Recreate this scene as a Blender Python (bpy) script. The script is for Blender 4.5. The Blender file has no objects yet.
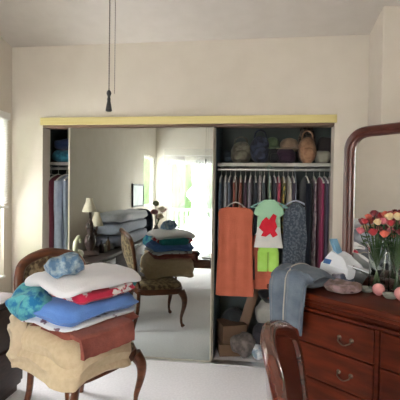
import bpy, bmesh, math, random
from mathutils import Vector, Matrix, noise
random.seed(7)
PI = math.pi
S = bpy.context.scene
COL = S.collection
R = math.radians

# ------------------------------------------------------------------ camera
cd = bpy.data.cameras.new('camera'); cam = bpy.data.objects.new('camera', cd); COL.objects.link(cam)
cd.sensor_width = 36; cd.lens = 36; cd.clip_start = .02
th, pt, rl = R(7.5), R(1.15), .014
fw = Vector((-math.sin(th)*math.cos(pt), math.cos(th)*math.cos(pt), -math.sin(pt)))
r0 = Vector((math.cos(th), math.sin(th), 0)); u0 = r0.cross(fw)
rr = r0*math.cos(rl)+u0*math.sin(rl); uu = u0*math.cos(rl)-r0*math.sin(rl)
M = Matrix((rr, uu, -fw)).transposed().to_4x4(); M.translation = Vector((0, 0, 1.44))
cam.matrix_world = M
S.camera = cam
# ------------------------------------------------------------------ world
w = bpy.data.worlds.new('sky'); S.world = w; w.use_nodes = True
nt = w.node_tree; bg = nt.nodes['Background']
bg.inputs[0].default_value = (1.0, .965, .985, 1); bg.inputs[1].default_value = 45.0
def portal(loc, rot, sx, sy):
    l = bpy.data.lights.new('window_portal', 'AREA'); l.shape = 'RECTANGLE'; l.size = sx; l.size_y = sy
    l.cycles.is_portal = True
    o = bpy.data.objects.new('window_portal', l); COL.objects.link(o); o.location = loc; o.rotation_euler = rot
portal((-1.18, -1.99, 1.06), (R(-90), 0, PI), 1.36, 2.1)
portal((-2.16, 2.85, 1.37), (0, R(-90), 0), 1.4, .68)
portal((-2.16, -1.47, 1.6), (0, R(-90), 0), 1.3, 1.04)
S.view_settings.view_transform = 'Standard'; S.view_settings.look = 'None'
S.view_settings.gamma = 1; S.view_settings.use_curve_mapping = False
S.view_settings.exposure = 0.08

# ------------------------------------------------------------------ materials
def mat(name, c, rough=.7, c2=None, scale=20., metal=0, bump=0, bscale=None, spec=.5, coat=0, sheen=0, kind='noise', trans=0, ior=1.45, detail=3, lo=.35, hi=.65, stretch=None):
    m = bpy.data.materials.new(name); m.use_nodes = True
    n = m.node_tree.nodes; k = m.node_tree.links; b = n['Principled BSDF']
    b.inputs['Base Color'].default_value = (*c, 1); b.inputs['Roughness'].default_value = rough
    b.inputs['Metallic'].default_value = metal; b.inputs['Specular IOR Level'].default_value = spec
    b.inputs['Coat Weight'].default_value = coat; b.inputs['Coat Roughness'].default_value = .12
    b.inputs['Sheen Weight'].default_value = sheen
    b.inputs['Transmission Weight'].default_value = trans; b.inputs['IOR'].default_value = ior
    tc = n.new('ShaderNodeTexCoord'); mp = n.new('ShaderNodeMapping'); k.new(tc.outputs['Object'], mp.inputs[0])
    if stretch: mp.inputs['Scale'].default_value = stretch
    if c2 is None: c2 = tuple(x*.82 for x in c); lo, hi = .25, .8
    if kind == 'noise':
        t = n.new('ShaderNodeTexNoise'); t.inputs['Scale'].default_value = scale; t.inputs['Detail'].default_value = detail; out = t.outputs[0]
    elif kind == 'voronoi':
        t = n.new('ShaderNodeTexVoronoi'); t.inputs['Scale'].default_value = scale; out = t.outputs['Distance']
    elif kind == 'wave':
        t = n.new('ShaderNodeTexWave'); t.inputs['Scale'].default_value = scale; t.inputs['Distortion'].default_value = 3; out = t.outputs[1]
    elif kind == 'check':
        t = n.new('ShaderNodeTexChecker'); t.inputs['Scale'].default_value = scale; out = t.outputs[1]
    k.new(mp.outputs[0], t.inputs['Vector'])
    rp = n.new('ShaderNodeValToRGB'); rp.color_ramp.elements[0].position = lo; rp.color_ramp.elements[1].position = hi
    rp.color_ramp.elements[0].color = (*c, 1); rp.color_ramp.elements[1].color = (*c2, 1)
    k.new(out, rp.inputs[0]); k.new(rp.outputs[0], b.inputs['Base Color'])
    if bump:
        t2 = n.new('ShaderNodeTexNoise'); t2.inputs['Scale'].default_value = bscale or scale*3; k.new(mp.outputs[0], t2.inputs['Vector'])
        bp = n.new('ShaderNodeBump'); bp.inputs['Strength'].default_value = bump; bp.inputs['Distance'].default_value = .01
        k.new(t2.outputs[0], bp.inputs['Height']); k.new(bp.outputs[0], b.inputs['Normal'])
    return m
def cloth(name, c, c2=None, scale=30, **kw):
    kw.setdefault('bump', .25); kw.setdefault('bscale', 150)
    return mat(name, c, .9, c2, scale, spec=.2, sheen=.15, **kw)

m_wall = mat('wall_paint', (.65, .595, .52), .9, (.625, .57, .495), 6, bump=.12, bscale=120, spec=.2)
m_ceil = mat('ceiling_paint', (.60, .56, .51), .95, (.575, .535, .485), 8, bump=.2, bscale=90, spec=.1)
m_carpet = mat('carpet', (.90, .875, .90), 1, (.83, .805, .83), 60, bump=.6, bscale=300, spec=.05)
m_closet = mat('closet_paint_shaded', (.13, .15, .145), .9, (.11, .13, .13), 6, spec=.2)  # shade inside the closet is put into this dark wall colour
m_white = mat('white_trim', (.80, .79, .76), .45, (.76, .75, .72), 5)
m_brass = mat('brass_track', (.66, .57, .27), .42, (.60, .51, .22), 9, metal=.25, stretch=(.2, 1, 8))
m_track = mat('dark_track', (.16, .10, .07), .5)
m_cherry = mat('cherry_wood', (.24, .038, .016), .24, (.13, .018, .009), 5, kind='noise', coat=.6, stretch=(1, 1, 6), detail=6)
m_cherry_h = mat('cherry_wood_drawers', (.105, .016, .005), .42, (.055, .009, .003), 5, coat=.06, spec=.22, stretch=(1, 6, 6), detail=6)
m_walnut = mat('walnut_chair_wood', (.17, .055, .022), .28, (.09, .028, .012), 9, coat=.4, stretch=(1, 1, 4), detail=5)
m_mahog = mat('mahogany_chair_wood', (.095, .020, .010), .2, (.055, .012, .007), 8, coat=.9, stretch=(1, 1, 4), detail=5)
m_dark = mat('dark_brown_wood', (.055, .030, .024), .6, (.032, .018, .015), 12, coat=.05, stretch=(1, 1, 5), detail=5)
m_floral = cloth('floral_upholstery', (.36, .27, .15), (.11, .07, .04), 26, lo=.42, hi=.56)
m_metal = mat('aged_brass', (.15, .10, .07), .5, (.09, .07, .05), 40, metal=.9)
m_steel = mat('steel_wire', (.6, .6, .6), .35, metal=.9)
m_plast = mat('white_plastic', (.75, .74, .72), .4)
m_black = mat('black_plastic', (.02, .02, .022), .4)
m_mirror = mat('mirror_glass', (.47, .50, .475), .015, (.47, .50, .475), metal=1)
m_mirror2 = mat('dresser_mirror_glass', (.82, .82, .80), .015, (.82, .82, .80), metal=1)
m_leaf = mat('leaf_green', (.025, .06, .02), .6, (.05, .10, .03), 30)
m_glass = mat('clear_glass', (.93, .97, .95), .02, (.93, .97, .95), trans=1, ior=1.35)
def m_simpletrans(name, c, f):
    m = bpy.data.materials.new(name); m.use_nodes = True; n = m.node_tree.nodes; k = m.node_tree.links
    n.remove(n['Principled BSDF']); out = n['Material Output']
    a = n.new('ShaderNodeBsdfTransparent'); b = n.new('ShaderNodeBsdfTranslucent'); d = n.new('ShaderNodeBsdfDiffuse')
    b.inputs[0].default_value = (*c, 1); d.inputs[0].default_value = (*c, 1)
    x = n.new('ShaderNodeMixShader'); y = n.new('ShaderNodeMixShader')
    tc = n.new('ShaderNodeTexCoord'); t = n.new('ShaderNodeTexNoise'); t.inputs['Scale'].default_value = 40; k.new(tc.outputs['Object'], t.inputs['Vector'])
    mr = n.new('ShaderNodeMapRange'); mr.inputs[3].default_value = f*.8; mr.inputs[4].default_value = f*1.2; k.new(t.outputs[0], mr.inputs[0]); k.new(mr.outputs[0], y.inputs[0])
    x.inputs[0].default_value = .5
    k.new(b.outputs[0], x.inputs[1]); k.new(d.outputs[0], x.inputs[2])
    k.new(a.outputs[0], y.inputs[1]); k.new(x.outputs[0], y.inputs[2]); k.new(y.outputs[0], out.inputs[0])
    return m
m_sheer = m_simpletrans('sheer_curtain', (.9, .92, .92), .07)
def m_pane():
    m = bpy.data.materials.new('window_pane'); m.use_nodes = True; n = m.node_tree.nodes; k = m.node_tree.links
    n.remove(n['Principled BSDF']); a = n.new('ShaderNodeBsdfTransparent'); g = n.new('ShaderNodeBsdfGlossy'); g.inputs[1].default_value = .02
    a.inputs[0].default_value = (.95, .97, .96, 1)
    x = n.new('ShaderNodeMixShader'); x.inputs[0].default_value = .05
    k.new(a.outputs[0], x.inputs[1]); k.new(g.outputs[0], x.inputs[2]); k.new(x.outputs[0], n['Material Output'].inputs[0]); return m
m_pane = m_pane()
_cm = {}
def cc(c, c2=None, scale=30, **kw):
    key = (c, c2, scale, str(kw))
    if key not in _cm: _cm[key] = cloth('fabric', c, c2, scale, **kw)
    return _cm[key]

# ------------------------------------------------------------------ mesh helpers
def obj(name, bm, m, parent=None, smooth=True, loc=None, rz=0):
    me = bpy.data.meshes.new(name); bmesh.ops.recalc_face_normals(bm, faces=bm.faces[:]); bm.to_mesh(me); bm.free()
    me.materials.append(m)
    if smooth:
        for p in me.polygons: p.use_smooth = True
        me.set_sharp_from_angle(angle=R(38)) if hasattr(me, 'set_sharp_from_angle') else None
    o = bpy.data.objects.new(name, me); COL.objects.link(o)
    if parent is not None: o.parent = parent
    if loc is not None: o.location = loc
    o.rotation_euler.z = rz
    return o
def tag(o, label, cat, group=None):
    o['label'] = label; o['category'] = cat
    if group: o['group'] = group
    return o
def thing(name, label, cat, loc=(0, 0, 0), rz=0, group=None):
    o = bpy.data.objects.new(name, None); COL.objects.link(o); o.location = loc; o.rotation_euler.z = rz
    o.empty_display_size = .05
    return tag(o, label, cat, group)
def struct(name, bm, m, parent=None, smooth=False):
    o = obj(name, bm, m, parent, smooth)
    if parent is None: o['kind'] = 'structure'
    return o
def BM(): return bmesh.new()
def box(bm, x0, x1, y0, y1, z0, z1, bev=0, seg=2):
    g = bmesh.ops.create_cube(bm, size=1)['verts']
    for v in g: v.co = Vector(((x0+x1)/2+v.co.x*(x1-x0), (y0+y1)/2+v.co.y*(y1-y0), (z0+z1)/2+v.co.z*(z1-z0)))
    if bev:
        es = list({e for v in g for e in v.link_edges})
        bmesh.ops.bevel(bm, geom=es, offset=bev, segments=seg, affect='EDGES', profile=.6)
    return bm
def loft(bm, rings, closed=False, cap=True):
    vs = [[bm.verts.new(p) for p in r] for r in rings]; n = len(vs[0])
    rng = range(len(vs)) if closed else range(len(vs)-1)
    for i in rng:
        a, b = vs[i], vs[(i+1) % len(vs)]
        for j in range(n): bm.faces.new((a[j], a[(j+1) % n], b[(j+1) % n], b[j]))
    if cap and not closed:
        bm.faces.new(vs[0][::-1]); bm.faces.new(vs[-1])
    return bm
def tube(bm, pts, rad, n=10, closed=False, flat=1.0, up=None):
    pts = [Vector(p) for p in pts]; N = len(pts); rings = []; pu = None
    for i, p in enumerate(pts):
        if closed: d = pts[(i+1) % N]-pts[i-1]
        else: d = pts[min(i+1, N-1)]-pts[max(i-1, 0)]
        d.normalize()
        if up is not None: u = Vector(up)
        elif pu is None: u = Vector((0, 0, 1)) if abs(d.z) < .9 else Vector((1, 0, 0))
        else: u = pu
        u = (u-d*u.dot(d)).normalized(); pu = u; v = d.cross(u)
        r = rad[min(len(rad)-1, int(i*len(rad)/N))] if isinstance(rad, (list, tuple)) else rad
        rings.append([p+u*(r*math.cos(2*PI*k/n))+v*(r*flat*math.sin(2*PI*k/n)) for k in range(n)])
    return loft(bm, rings, closed)
def lathe(bm, prof, n=20, o=(0, 0, 0)):
    o = Vector(o)
    return loft(bm, [[o+Vector((r*math.cos(2*PI*k/n), r*math.sin(2*PI*k/n), z)) for k in range(n)] for r, z in prof])
def smoothpath(pts, k=6):
    pts = [Vector(p) for p in pts]; out = []
    for i in range(len(pts)-1):
        a, b, c, d = pts[max(i-1, 0)], pts[i], pts[i+1], pts[min(i+2, len(pts)-1)]
        for j in range(k):
            t = j/k; out.append(.5*((2*b)+(c-a)*t+(2*a-5*b+4*c-d)*t*t+(3*b-a-3*c+d)*t**3))
    out.append(pts[-1]); return out
def soft(sx, sy, sz, p=4., amp=.01, freq=6, seed=0, n=28, m=14, sag=0, crease=0):
    """rounded cushion / crumpled bundle: superellipsoid resting on z=0"""
    bm = BM(); rings = []
    def sp(x, e): return math.copysign(abs(x)**e, x)
    e = 2/p
    for i in range(1, m):
        f = -PI/2+PI*i/m; r = []
        for j in range(n):
            a = 2*PI*j/n
            v = Vector((sx/2*sp(math.cos(f), e)*sp(math.cos(a), e), sy/2*sp(math.cos(f), e)*sp(math.sin(a), e), sz/2*sp(math.sin(f), min(1, e*1.4))))
            q = v*freq+Vector((seed*3.1, seed*1.7, seed))
            nv = noise.noise_vector(q)
            v += nv*amp
            if crease: v *= 1-crease*abs(noise.noise(q*1.6))
            v.z += sz/2
            v.z = max(v.z-sag*((v.x/(sx/2))**2+(v.y/(sy/2))**2), 0 if not sag else -9)
            r.append(v)
        rings.append(r)
    return loft(bm, rings)
def sheet(fn, nu, nv, th=.006):
    """thick sheet from fn(u,v)->Vector, u,v in 0..1"""
    bm = BM(); g = [[Vector(fn(i/nu, j/nv)) for j in range(nv+1)] for i in range(nu+1)]
    def nrm(i, j):
        a = g[min(i+1, nu)][j]-g[max(i-1, 0)][j]; b = g[i][min(j+1, nv)]-g[i][max(j-1, 0)]
        return a.cross(b).normalized()
    T = [[bm.verts.new(g[i][j]+nrm(i, j)*th/2) for j in range(nv+1)] for i in range(nu+1)]
    B = [[bm.verts.new(g[i][j]-nrm(i, j)*th/2) for j in range(nv+1)] for i in range(nu+1)]
    for i in range(nu):
        for j in range(nv):
            bm.faces.new((T[i][j], T[i+1][j], T[i+1][j+1], T[i][j+1])); bm.faces.new((B[i][j], B[i][j+1], B[i+1][j+1], B[i+1][j]))
    for i in range(nu):
        bm.faces.new((T[i][0], B[i][0], B[i+1][0], T[i+1][0])); bm.faces.new((T[i][nv], T[i+1][nv], B[i+1][nv], B[i][nv]))
    for j in range(nv):
        bm.faces.new((T[0][j], T[0][j+1], B[0][j+1], B[0][j])); bm.faces.new((T[nu][j], B[nu][j], B[nu][j+1], T[nu][j+1]))
    return bm
def wallbox(u0, u1, z0, z1, holes):
    """cells of a wall rectangle minus rectangular holes -> list of (u0,u1,z0,z1)"""
    us = sorted({u0, u1, *[h[0] for h in holes], *[h[1] for h in holes]}); zs = sorted({z0, z1, *[h[2] for h in holes], *[h[3] for h in holes]})
    out = []
    for a, b in zip(us, us[1:]):
        for c, d in zip(zs, zs[1:]):
            if not any(a >= h[0]-1e-6 and b <= h[1]+1e-6 and c >= h[2]-1e-6 and d <= h[3]+1e-6 for h in holes): out.append((a, b, c, d))
    return out

# ------------------------------------------------------------------ the setting
XL, XR, YB, YF = -2.12, 2.45, -1.95, 3.30      # left wall, right wall, rear wall, closet wall
def zc(y): return 2.69+.2*(YF-y)               # ceiling rises away from the closet wall
struct('floor', box(BM(), XL-.15, XR+.15, YB-.15, 4.15, -.1, 0), m_carpet)
bm = BM()
y0, y1 = YB-.15, 4.15
z0_, z1_ = zc(y0), zc(YF)
P = [(XL-.15, y0, z0_), (XR+.15, y0, z0_), (XR+.15, YF, z1_), (XL-.15, YF, z1_), (XL-.15, y1, z1_), (XR+.15, y1, z1_)]
a = [bm.verts.new(p) for p in P]; b = [bm.verts.new((p[0], p[1], p[2]+.12)) for p in P]
for q in ((0, 1, 2, 3), (3, 2, 5, 4)):
    bm.faces.new([a[i] for i in q]); bm.faces.new([b[i] for i in q][::-1])
for i, j in ((0, 1), (1, 2), (2, 5), (5, 4), (4, 3), (3, 0)): bm.faces.new((a[i], a[j], b[j], b[i]))
struct('ceiling', bm, m_ceil)
CX0, CX1, CZ = -1.83, .635, 2.013
bm = BM()
for c in wallbox(XL-.15, XR+.15, 0, 2.75, [(CX0, CX1, 0, CZ)]): box(bm, c[0], c[1], YF, YF+.13, c[2], c[3])
struct('wall_back', bm, m_wall)
bm = BM()
WL = [(2.5, 3.19, .68, 2.06), (-1.93, -1.0, 1.13, 2.17)]
for c in wallbox(YB, YF, 0, 3.8, WL): box(bm, XL-.12, XL, c[0], c[1], c[2], c[3])
struct('wall_left', bm, m_wall)
struct('wall_right', box(BM(), XR, XR+.12, YB, YF, 0, 3.8), m_wall)
bm = BM()
DX0, DX1 = -1.86, -.50
for c in wallbox(XL-.12, XR+.12, 0, 3.85, [(DX0, DX1, 0, 2.13)]): box(bm, c[0], c[1], YB-.13, YB, c[2], c[3])
struct('wall_rear', bm, m_wall)
struct('wall_bump', box(BM(), .885, XR, 2.965, YF, 0, 2.76, .012, 2), m_wall)
bm = BM(); box(bm, XL-.15, XR+.15, 4.05, 4.15, 0, 2.75)
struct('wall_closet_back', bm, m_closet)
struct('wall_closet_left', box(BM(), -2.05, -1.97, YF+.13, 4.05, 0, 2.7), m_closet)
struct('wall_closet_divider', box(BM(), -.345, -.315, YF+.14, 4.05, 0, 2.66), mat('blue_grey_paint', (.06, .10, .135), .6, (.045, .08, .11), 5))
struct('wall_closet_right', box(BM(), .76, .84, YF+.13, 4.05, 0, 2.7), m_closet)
for nm, x0, x1, yy in (('baseboard_left_of_closet', XL, CX0, YF), ('baseboard_right_of_closet', CX1, .885, YF), ('baseboard_bump', .885, XR, 2.965)):
    struct(nm, box(BM(), x0, x1, yy-.012, yy, 0, .08, .003), m_white)
struct('baseboard_left', box(BM(), XL, XL+.012, YB, YF-.012, 0, .08, .003), m_white)
# brass head track over the sliding doors
struct('trim_1', box(BM(), CX0-.015, CX1+.015, YF-.022, YF+.0, CZ-.010, CZ+.054, .004), m_brass)
struct('trim_2', box(BM(), CX0, CX1, YF+.0, YF+.10, CZ-.03, CZ, .002), m_track)
struct('trim_3', box(BM(), CX0, CX1, YF+.0, YF+.09, 0, .008, .002), m_steel)
# mirrored sliding doors
def mdoor(name, x0, x1, y):
    d = thing(name, '', 'door', ((x0+x1)/2, y, 0)); d['kind'] = 'structure'; del d['label']; del d['category']
    w2 = (x1-x0)/2
    obj('mirror_panel', box(BM(), -w2+.008, w2-.008, -.004, .012, .02, CZ-.035), m_mirror, d, False)
    f = BM()
    box(f, -w2, -w2+.016, -.012, .018, .01, CZ-.03, .003); box(f, w2-.012, w2, -.012, .018, .01, CZ-.03, .003)
    box(f, -w2+.016, w2-.012, -.010, .016, .01, .022, .002)
    obj('door_frame', f, mat('door_frame_metal', (.50, .47, .40), .4, metal=.3), d)
mdoor('door_1', -1.60, -.325, 3.325)
mdoor('door_2', -1.59, -.315, 3.368)

# left window with blinds, rear-left window, sliding patio door with sheers
def window(name, y0, y1, z0, z1, rail):
    o = thing(name, '', 'x', (XL-.07, (y0+y1)/2, z0)); del o['label']; del o['category']; o['kind'] = 'structure'
    h = (y1-y0)/2; H = z1-z0; f = BM()
    box(f, -.03, .03, -h, -h+.04, 0, H, .004); box(f, -.03, .03, h-.04, h, 0, H, .004)
    box(f, -.03, .03, -h+.04, h-.04, 0, .04, .004); box(f, -.03, .03, -h+.04, h-.04, H-.04, H, .004)
    if rail: box(f, -.025, .025, -h+.04, h-.04, rail-.02, rail+.02, .004)
    obj('window_frame', f, m_white, o); obj('pane', box(BM(), -.004, .004, -h+.03, h-.03, .03, H-.03), m_pane, o, False)
    obj('window_sill', box(BM(), .03, .09, -h, h, 0, .018, .004), m_white, o)
    return o
window('window_1', 2.5, 3.19, .68, 2.06, .62)
window('window_2', -1.93, -1.0, 1.13, 2.17, 0)
b = thing('window_blind', 'white horizontal slat blind pulled half down over the left window', 'blind', (XL+.03, 2.835, 2.03))
obj('head_rail', box(BM(), -.025, .025, -.36, .36, 0, .06, .006), m_white, b)
bm = BM()
for k in range(34):
    z = -.012-k*.021; loft(bm, [[(-.014, y, z-.011), (.014, y, z+.009), (.014, y, z+.011), (-.014, y, z-.009)] for y in (-.35, .35)])
obj('slat_stack', bm, m_white, b, False)
obj('bottom_rail', box(BM(), -.018, .018, -.35, .35, -.75, -.73, .004), m_white, b)
obj('cord', tube(BM(), [(.02, -.25, 0), (.02, -.25, -.9)], .002, 6), m_plast, b)
# patio door
pd = thing('door_3', '', 'x', ((DX0+DX1)/2, YB-.07, 0)); del pd['label']; del pd['category']; pd['kind'] = 'structure'
hw = (DX1-DX0)/2
for k, (a0, a1, yy) in enumerate(((-hw+.03, .03, .02), (-.03, hw-.03, -.02))):
    f = BM(); box(f, a0, a0+.05, yy-.02, yy+.02, .03, 2.10, .004); box(f, a1-.05, a1, yy-.02, yy+.02, .03, 2.10, .004)
    box(f, a0+.05, a1-.05, yy-.02, yy+.02, .03, .10, .004); box(f, a0+.05, a1-.05, yy-.02, yy+.02, 2.05, 2.10, .004)
    obj('sash', f, m_white, pd); obj('pane', box(BM(), a0+.04, a1-.04, yy-.004, yy+.004, .09, 2.06), m_pane, pd, False)
f = BM(); box(f, -hw, -hw+.03, -.06, .06, 0, 2.13, .003); box(f, hw-.03, hw, -.06, .06, 0, 2.13, .003); box(f, -hw+.03, hw-.03, -.06, .06, 2.10, 2.13, .003); box(f, -hw+.03, hw-.03, -.06, .06, 0, .03, .003)
obj('door_frame', f, m_white, pd)
def curtain(x0, x1, z0, z1, y, wv, amp, mt, name, label, cat='curtain'):
    def fn(u, v):
        x = x0+(x1-x0)*u; z = z1+(z0-z1)*v
        return (x-(x0+x1)/2, amp*math.sin(u*wv*2*PI+.6*math.sin(u*9))*(.5+.5*v), z-z1)
    o = obj(name, sheet(fn, max(24, int(wv*10)), 6, .002), mt); o.location = ((x0+x1)/2, y, z1); return tag(o, label, cat)
curtain(-1.85, -1.45, .03, 2.20, YB+.10, 5, .02, m_sheer, 'sheer_curtain', 'white sheer curtain seen in the mirror at the far left of the patio door')
curtain(-1.22, -.72, .03, 2.20, YB+.10, 7, .025, m_sheer, 'sheer_curtain', 'white sheer curtain gathered in the middle of the reflected patio door')
curtain(-1.90, -.60, 2.02, 2.36, YB+.15, 14, .02, m_sheer, 'curtain_valance', 'white sheer valance reflected above the patio door', 'valance')
o = BM(); tube(o, [(-.75, 0, 0), (.75, 0, 0)], .010, 8)
o = obj('curtain_rod', o, m_white); o.location = (-1.18, YB+.10, 2.215); tag(o, 'thin white rod carrying the sheer curtains in the mirror', 'curtain rod')

# outside: patio slab, railing, hedge
def hedge(x, y, sx, sy, sz, seed, label, c, c2):
    bm = soft(sx, sy, sz, 2.6, .35, 1.8, seed, 30, 16)
    o = obj('garden_or_blocker_tree', bm, mat('foliage', c, .8, c2, 9, bump=1, bscale=30)); o.location = (x, y, -.05); return tag(o, label, 'tree')
struct('ground', box(BM(), -9, 7, -12, YB-.13, -.14, -.03), mat('patio_concrete', (.55, .53, .50), .9, (.48, .46, .44), 5))
hedge(-3.15, -6.1, 2.3, 2.0, 3.4, 1, 'broad green tree outside the reflected patio door, left', (.035, .07, .02), (.06, .11, .035))
hedge(-.75, -7.9, 2.0, 1.8, 3.0, 2, 'smaller pale green tree outside the reflected patio door', (.03, .06, .02), (.05, .09, .03))
nb = thing('light_block_fence', 'added lilac grey fence blocking low sky light outside the left window', 'fence', (-3.6, 3.9, -.05))  # added to cut sky light and dim the lower pane
obj('board_panel', box(BM(), -.02, .02, -1.7, 1.7, 0, 1.38, .005), mat('fence_paint', (.20, .19, .24), .9, (.17, .16, .21), 6), nb)
obj('cap_rail', box(BM(), -.05, .05, -1.75, 1.75, 1.38, 1.42, .01), mat('fence_cap', (.24, .23, .26), .8), nb)
hedge(-3.15, 1.2, 1.6, 2.6, 4.2, 6, 'added unseen tall tree blocking sky light outside the left window', (.045, .085, .025), (.09, .14, .05))  # added out of view to keep sky light off the wall by window_1
rl_ = thing('patio_railing', 'white slatted railing on the patio beyond the reflected door', 'railing', (-1.6, -4.2, -.03))
bm = BM(); box(bm, -2.5, 2.5, -.03, .03, .95, 1.0, .005); box(bm, -2.5, 2.5, -.03, .03, .1, .14, .005); obj('rail', bm, m_white, rl_)
bm = BM()
for k in range(36): box(bm, -2.42+k*.138, -2.39+k*.138, -.015, .015, .14, .95)
obj('baluster_row', bm, m_white, rl_, False)
for x in (-2.5, 0, 2.5): obj('post', box(BM(), x-.04, x+.04, -.04, .04, 0, 1.06, .006), m_white, rl_)

# ------------------------------------------------------------------ dining chairs
def make_chair(name, label, wood, loc, rz, solid):
    t = thing(name, label, 'chair', loc, rz)
    # local: front is -Y. seat top .47
    bm = BM()
    def outline(s, z):
        pts = []
        for k in range(32):
            a = 2*PI*k/32; c, d = math.cos(a), math.sin(a)
            x = math.copysign(abs(c)**.45, c)*.27*s; y = math.copysign(abs(d)**.45, d)*.25*s
            x *= (1-.10*(y/.25)); y -= .012*math.cos(x/.27*PI/2) if y < 0 else 0
            pts.append((x, y, z))
        return pts
    loft(bm, [outline(.97, .375), outline(1, .38), outline(1.0, .43), outline(.985, .436)]); obj('seat_frame', bm, wood, t)
    bm = BM(); loft(bm, [outline(.95, .434), outline(.97, .445), outline(.95, .465), outline(.85, .482), outline(.55, .49)]); obj('seat_cushion', bm, m_floral, t)
    for s in (-1, 1):
        p = smoothpath([(s*.235, -.215, .40), (s*.262, -.245, .33), (s*.262, -.245, .24), (s*.243, -.222, .12), (s*.243, -.225, .05), (s*.258, -.243, .015)], 5)
        n = len(p); rad = [(.036-.030*min(1, i/(n*.62))+.004)+(.010 if i > n-5 else .004) for i in range(n)]
        bm = BM(); tube(bm, p, rad, 12); bm.verts.ensure_lookup_table()
        for v in bm.verts: v.co.z = max(v.co.z, 0)
        obj('leg', bm, wood, t)
        p = smoothpath([(s*.20, .225, .42), (s*.205, .235, .22), (s*.215, .275, .06), (s*.218, .285, .0)], 5)
        bm = BM(); tube(bm, p, [.021-.006*i/len(p) for i in range(len(p))], 10)
        for v in bm.verts: v.co.z = max(v.co.z, 0)
        obj('leg', bm, wood, t)
    # back: shield loop leaning back
    def bp(x, h): return Vector((x, .225+.16*(h-.45)+.05*math.cos(x/.25*PI/2)*(1 if h > .5 else 0)*min(1, (h-.5)*3), h))
    half = [(.19, .45), (.205, .60), (.235, .76), (.243, .88), (.215, .975), (.15, 1.015), (.07, 1.035), (0, 1.045)]
    loop = [bp(x, h) for x, h in half]+[bp(-x, h) for x, h in half[::-1][1:]]
    pts = smoothpath(loop, 4)
    bm = BM(); tube(bm, pts, [.026+.006*math.sin(PI*i/(len(pts)-1)) for i in range(len(pts))], 12, flat=.75); obj('back_frame', bm, wood, t)
    bm = BM(); tube(bm, [bp(x, .57) for x in (-.2, -.1, 0, .1, .2)], .018, 10); obj('lower_rail', bm, wood, t)
    # panel filling the frame
    def wid(h):
        for (x0, h0), (x1, h1) in zip(half, half[1:]):
            if h0 <= h <= h1: return x0+(x1-x0)*(h-h0)/(h1-h0)
        return 0
    def fn(u, v):
        h = .58+(1.028-.58)*v; x = wid(h)*(2*u-1)*.97; p = bp(x, h); p.y += .020*math.cos((u-.5)*PI)*math.sin(PI*min(1, max(0, v))); return p
    obj('back_panel', sheet(fn, 14, 16, .026), wood if solid else m_floral, t)
    return t
make_chair('dining_chair', 'carved wooden dining chair with floral seat under the pile of folded linens', m_walnut, (-1.04, 2.37, 0), R(63), False).scale = (1.03, 1, .975)
make_chair('dining_chair', 'glossy mahogany dining chair seen edge-on in front of the red dresser', m_mahog, (.425, 1.225, 0), R(80), True).scale = (.94, 1, .95)

# ------------------------------------------------------------------ linens on the left chair
RZ = R(62)
def item(name, label, cat, bm, m, loc, rz=RZ): 
    return tag(obj(name, bm, m, None, True, loc, rz), label, cat)
# local x = width along chair front, local y toward chair back
def slab_with_drape(L, W, T, drop, amp, seed, layers=1, side=-1):
    """folded cloth slab: rounded slab with soft layered edge and corner droop"""
    bm = BM(); n, m = 56, 18; rings = []
    for i in range(1, m):
        f = -PI/2+PI*i/m; r = []
        for j in range(n):
            a = 2*PI*j/n
            def sp(x, e): return math.copysign(abs(x)**e, x)
            x = L/2*sp(math.cos(f), .25)*sp(math.cos(a), .36); y = W/2*sp(math.cos(f), .25)*sp(math.sin(a), .36); z = T/2*sp(math.sin(f), .6)
            rho = math.hypot(x/(L/2), y/(W/2))
            z *= 1-.12*noise.noise(Vector((x*7, y*7, seed)))
            e = 1+.03*math.cos(z/T*2*PI*layers) if layers > 1 else 1
            v = Vector((x*e, y*e, z))+noise.noise_vector(Vector((x*9+seed, y*9, z*14)))*amp+noise.noise_vector(Vector((x*22+seed, y*22, z*30)))*amp*.3
            v.z += T/2-drop*max(0, rho-.75)**2*2
            r.append(v)
        rings.append(r)
    return loft(bm, rings)
m_cream = cloth('cream_terry', (.64, .51, .34), (.58, .45, .29), 40, kind='noise')
m_rust = cloth('rust_towel', (.30, .085, .06), (.23, .06, .045), 25)
m_blue = cloth('blue_sheet', (.10, .22, .58), (.13, .27, .64), 8)
m_teal = cloth('teal_pattern', (.02, .17, .36), (.12, .42, .46), 22, lo=.42, hi=.55)
m_redw = cloth('red_white_pattern', (.50, .02, .06), (.80, .76, .76), 11, lo=.53, hi=.56)
m_whitep = cloth('white_pillowcase', (.80, .79, .83), (.76, .75, .79), 6)
m_plaid = cloth('white_blue_pattern', (.72, .72, .76), (.18, .10, .14), 20, lo=.55, hi=.6)
PX, PY = -.945, 2.13
def drape_fn(L, drop, x0, seed):
    def fn(u, v):
        x = x0+(u-.5)*L; s = v*drop; top = .07
        if s < top: y, z = -.20-s, .004-.010*(s/top)
        else: y, z = -.272-.010*math.sin((s-top)*9), -.008-(s-top)
        q = Vector((x*9, s*6, seed))
        return Vector((x+.012*noise.noise(q), y+.014*noise.noise(q*1.7), z+.006*noise.noise(q*2)))
    return fn
item('folded_blanket', 'thick cream folded blanket at the bottom of the linen pile', 'blanket', slab_with_drape(.49, .56, .245, .12, .022, 1, 3), m_cream, (PX-.035, PY-.04, .485))
item('blanket_corner', 'tan blanket end drooping at the left of the pile below the teal fabric', 'blanket', slab_with_drape(.10, .09, .24, .0, .03, 9), cloth('tan_terry', (.60, .48, .34)), (-1.215, 1.965, .56), R(30))
item('folded_towel', 'rust red towel folded above the thick cream blanket', 'towel', slab_with_drape(.50, .46, .05, .03, .012, 2, 2), m_rust, (PX+.01, PY, .705))
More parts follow.
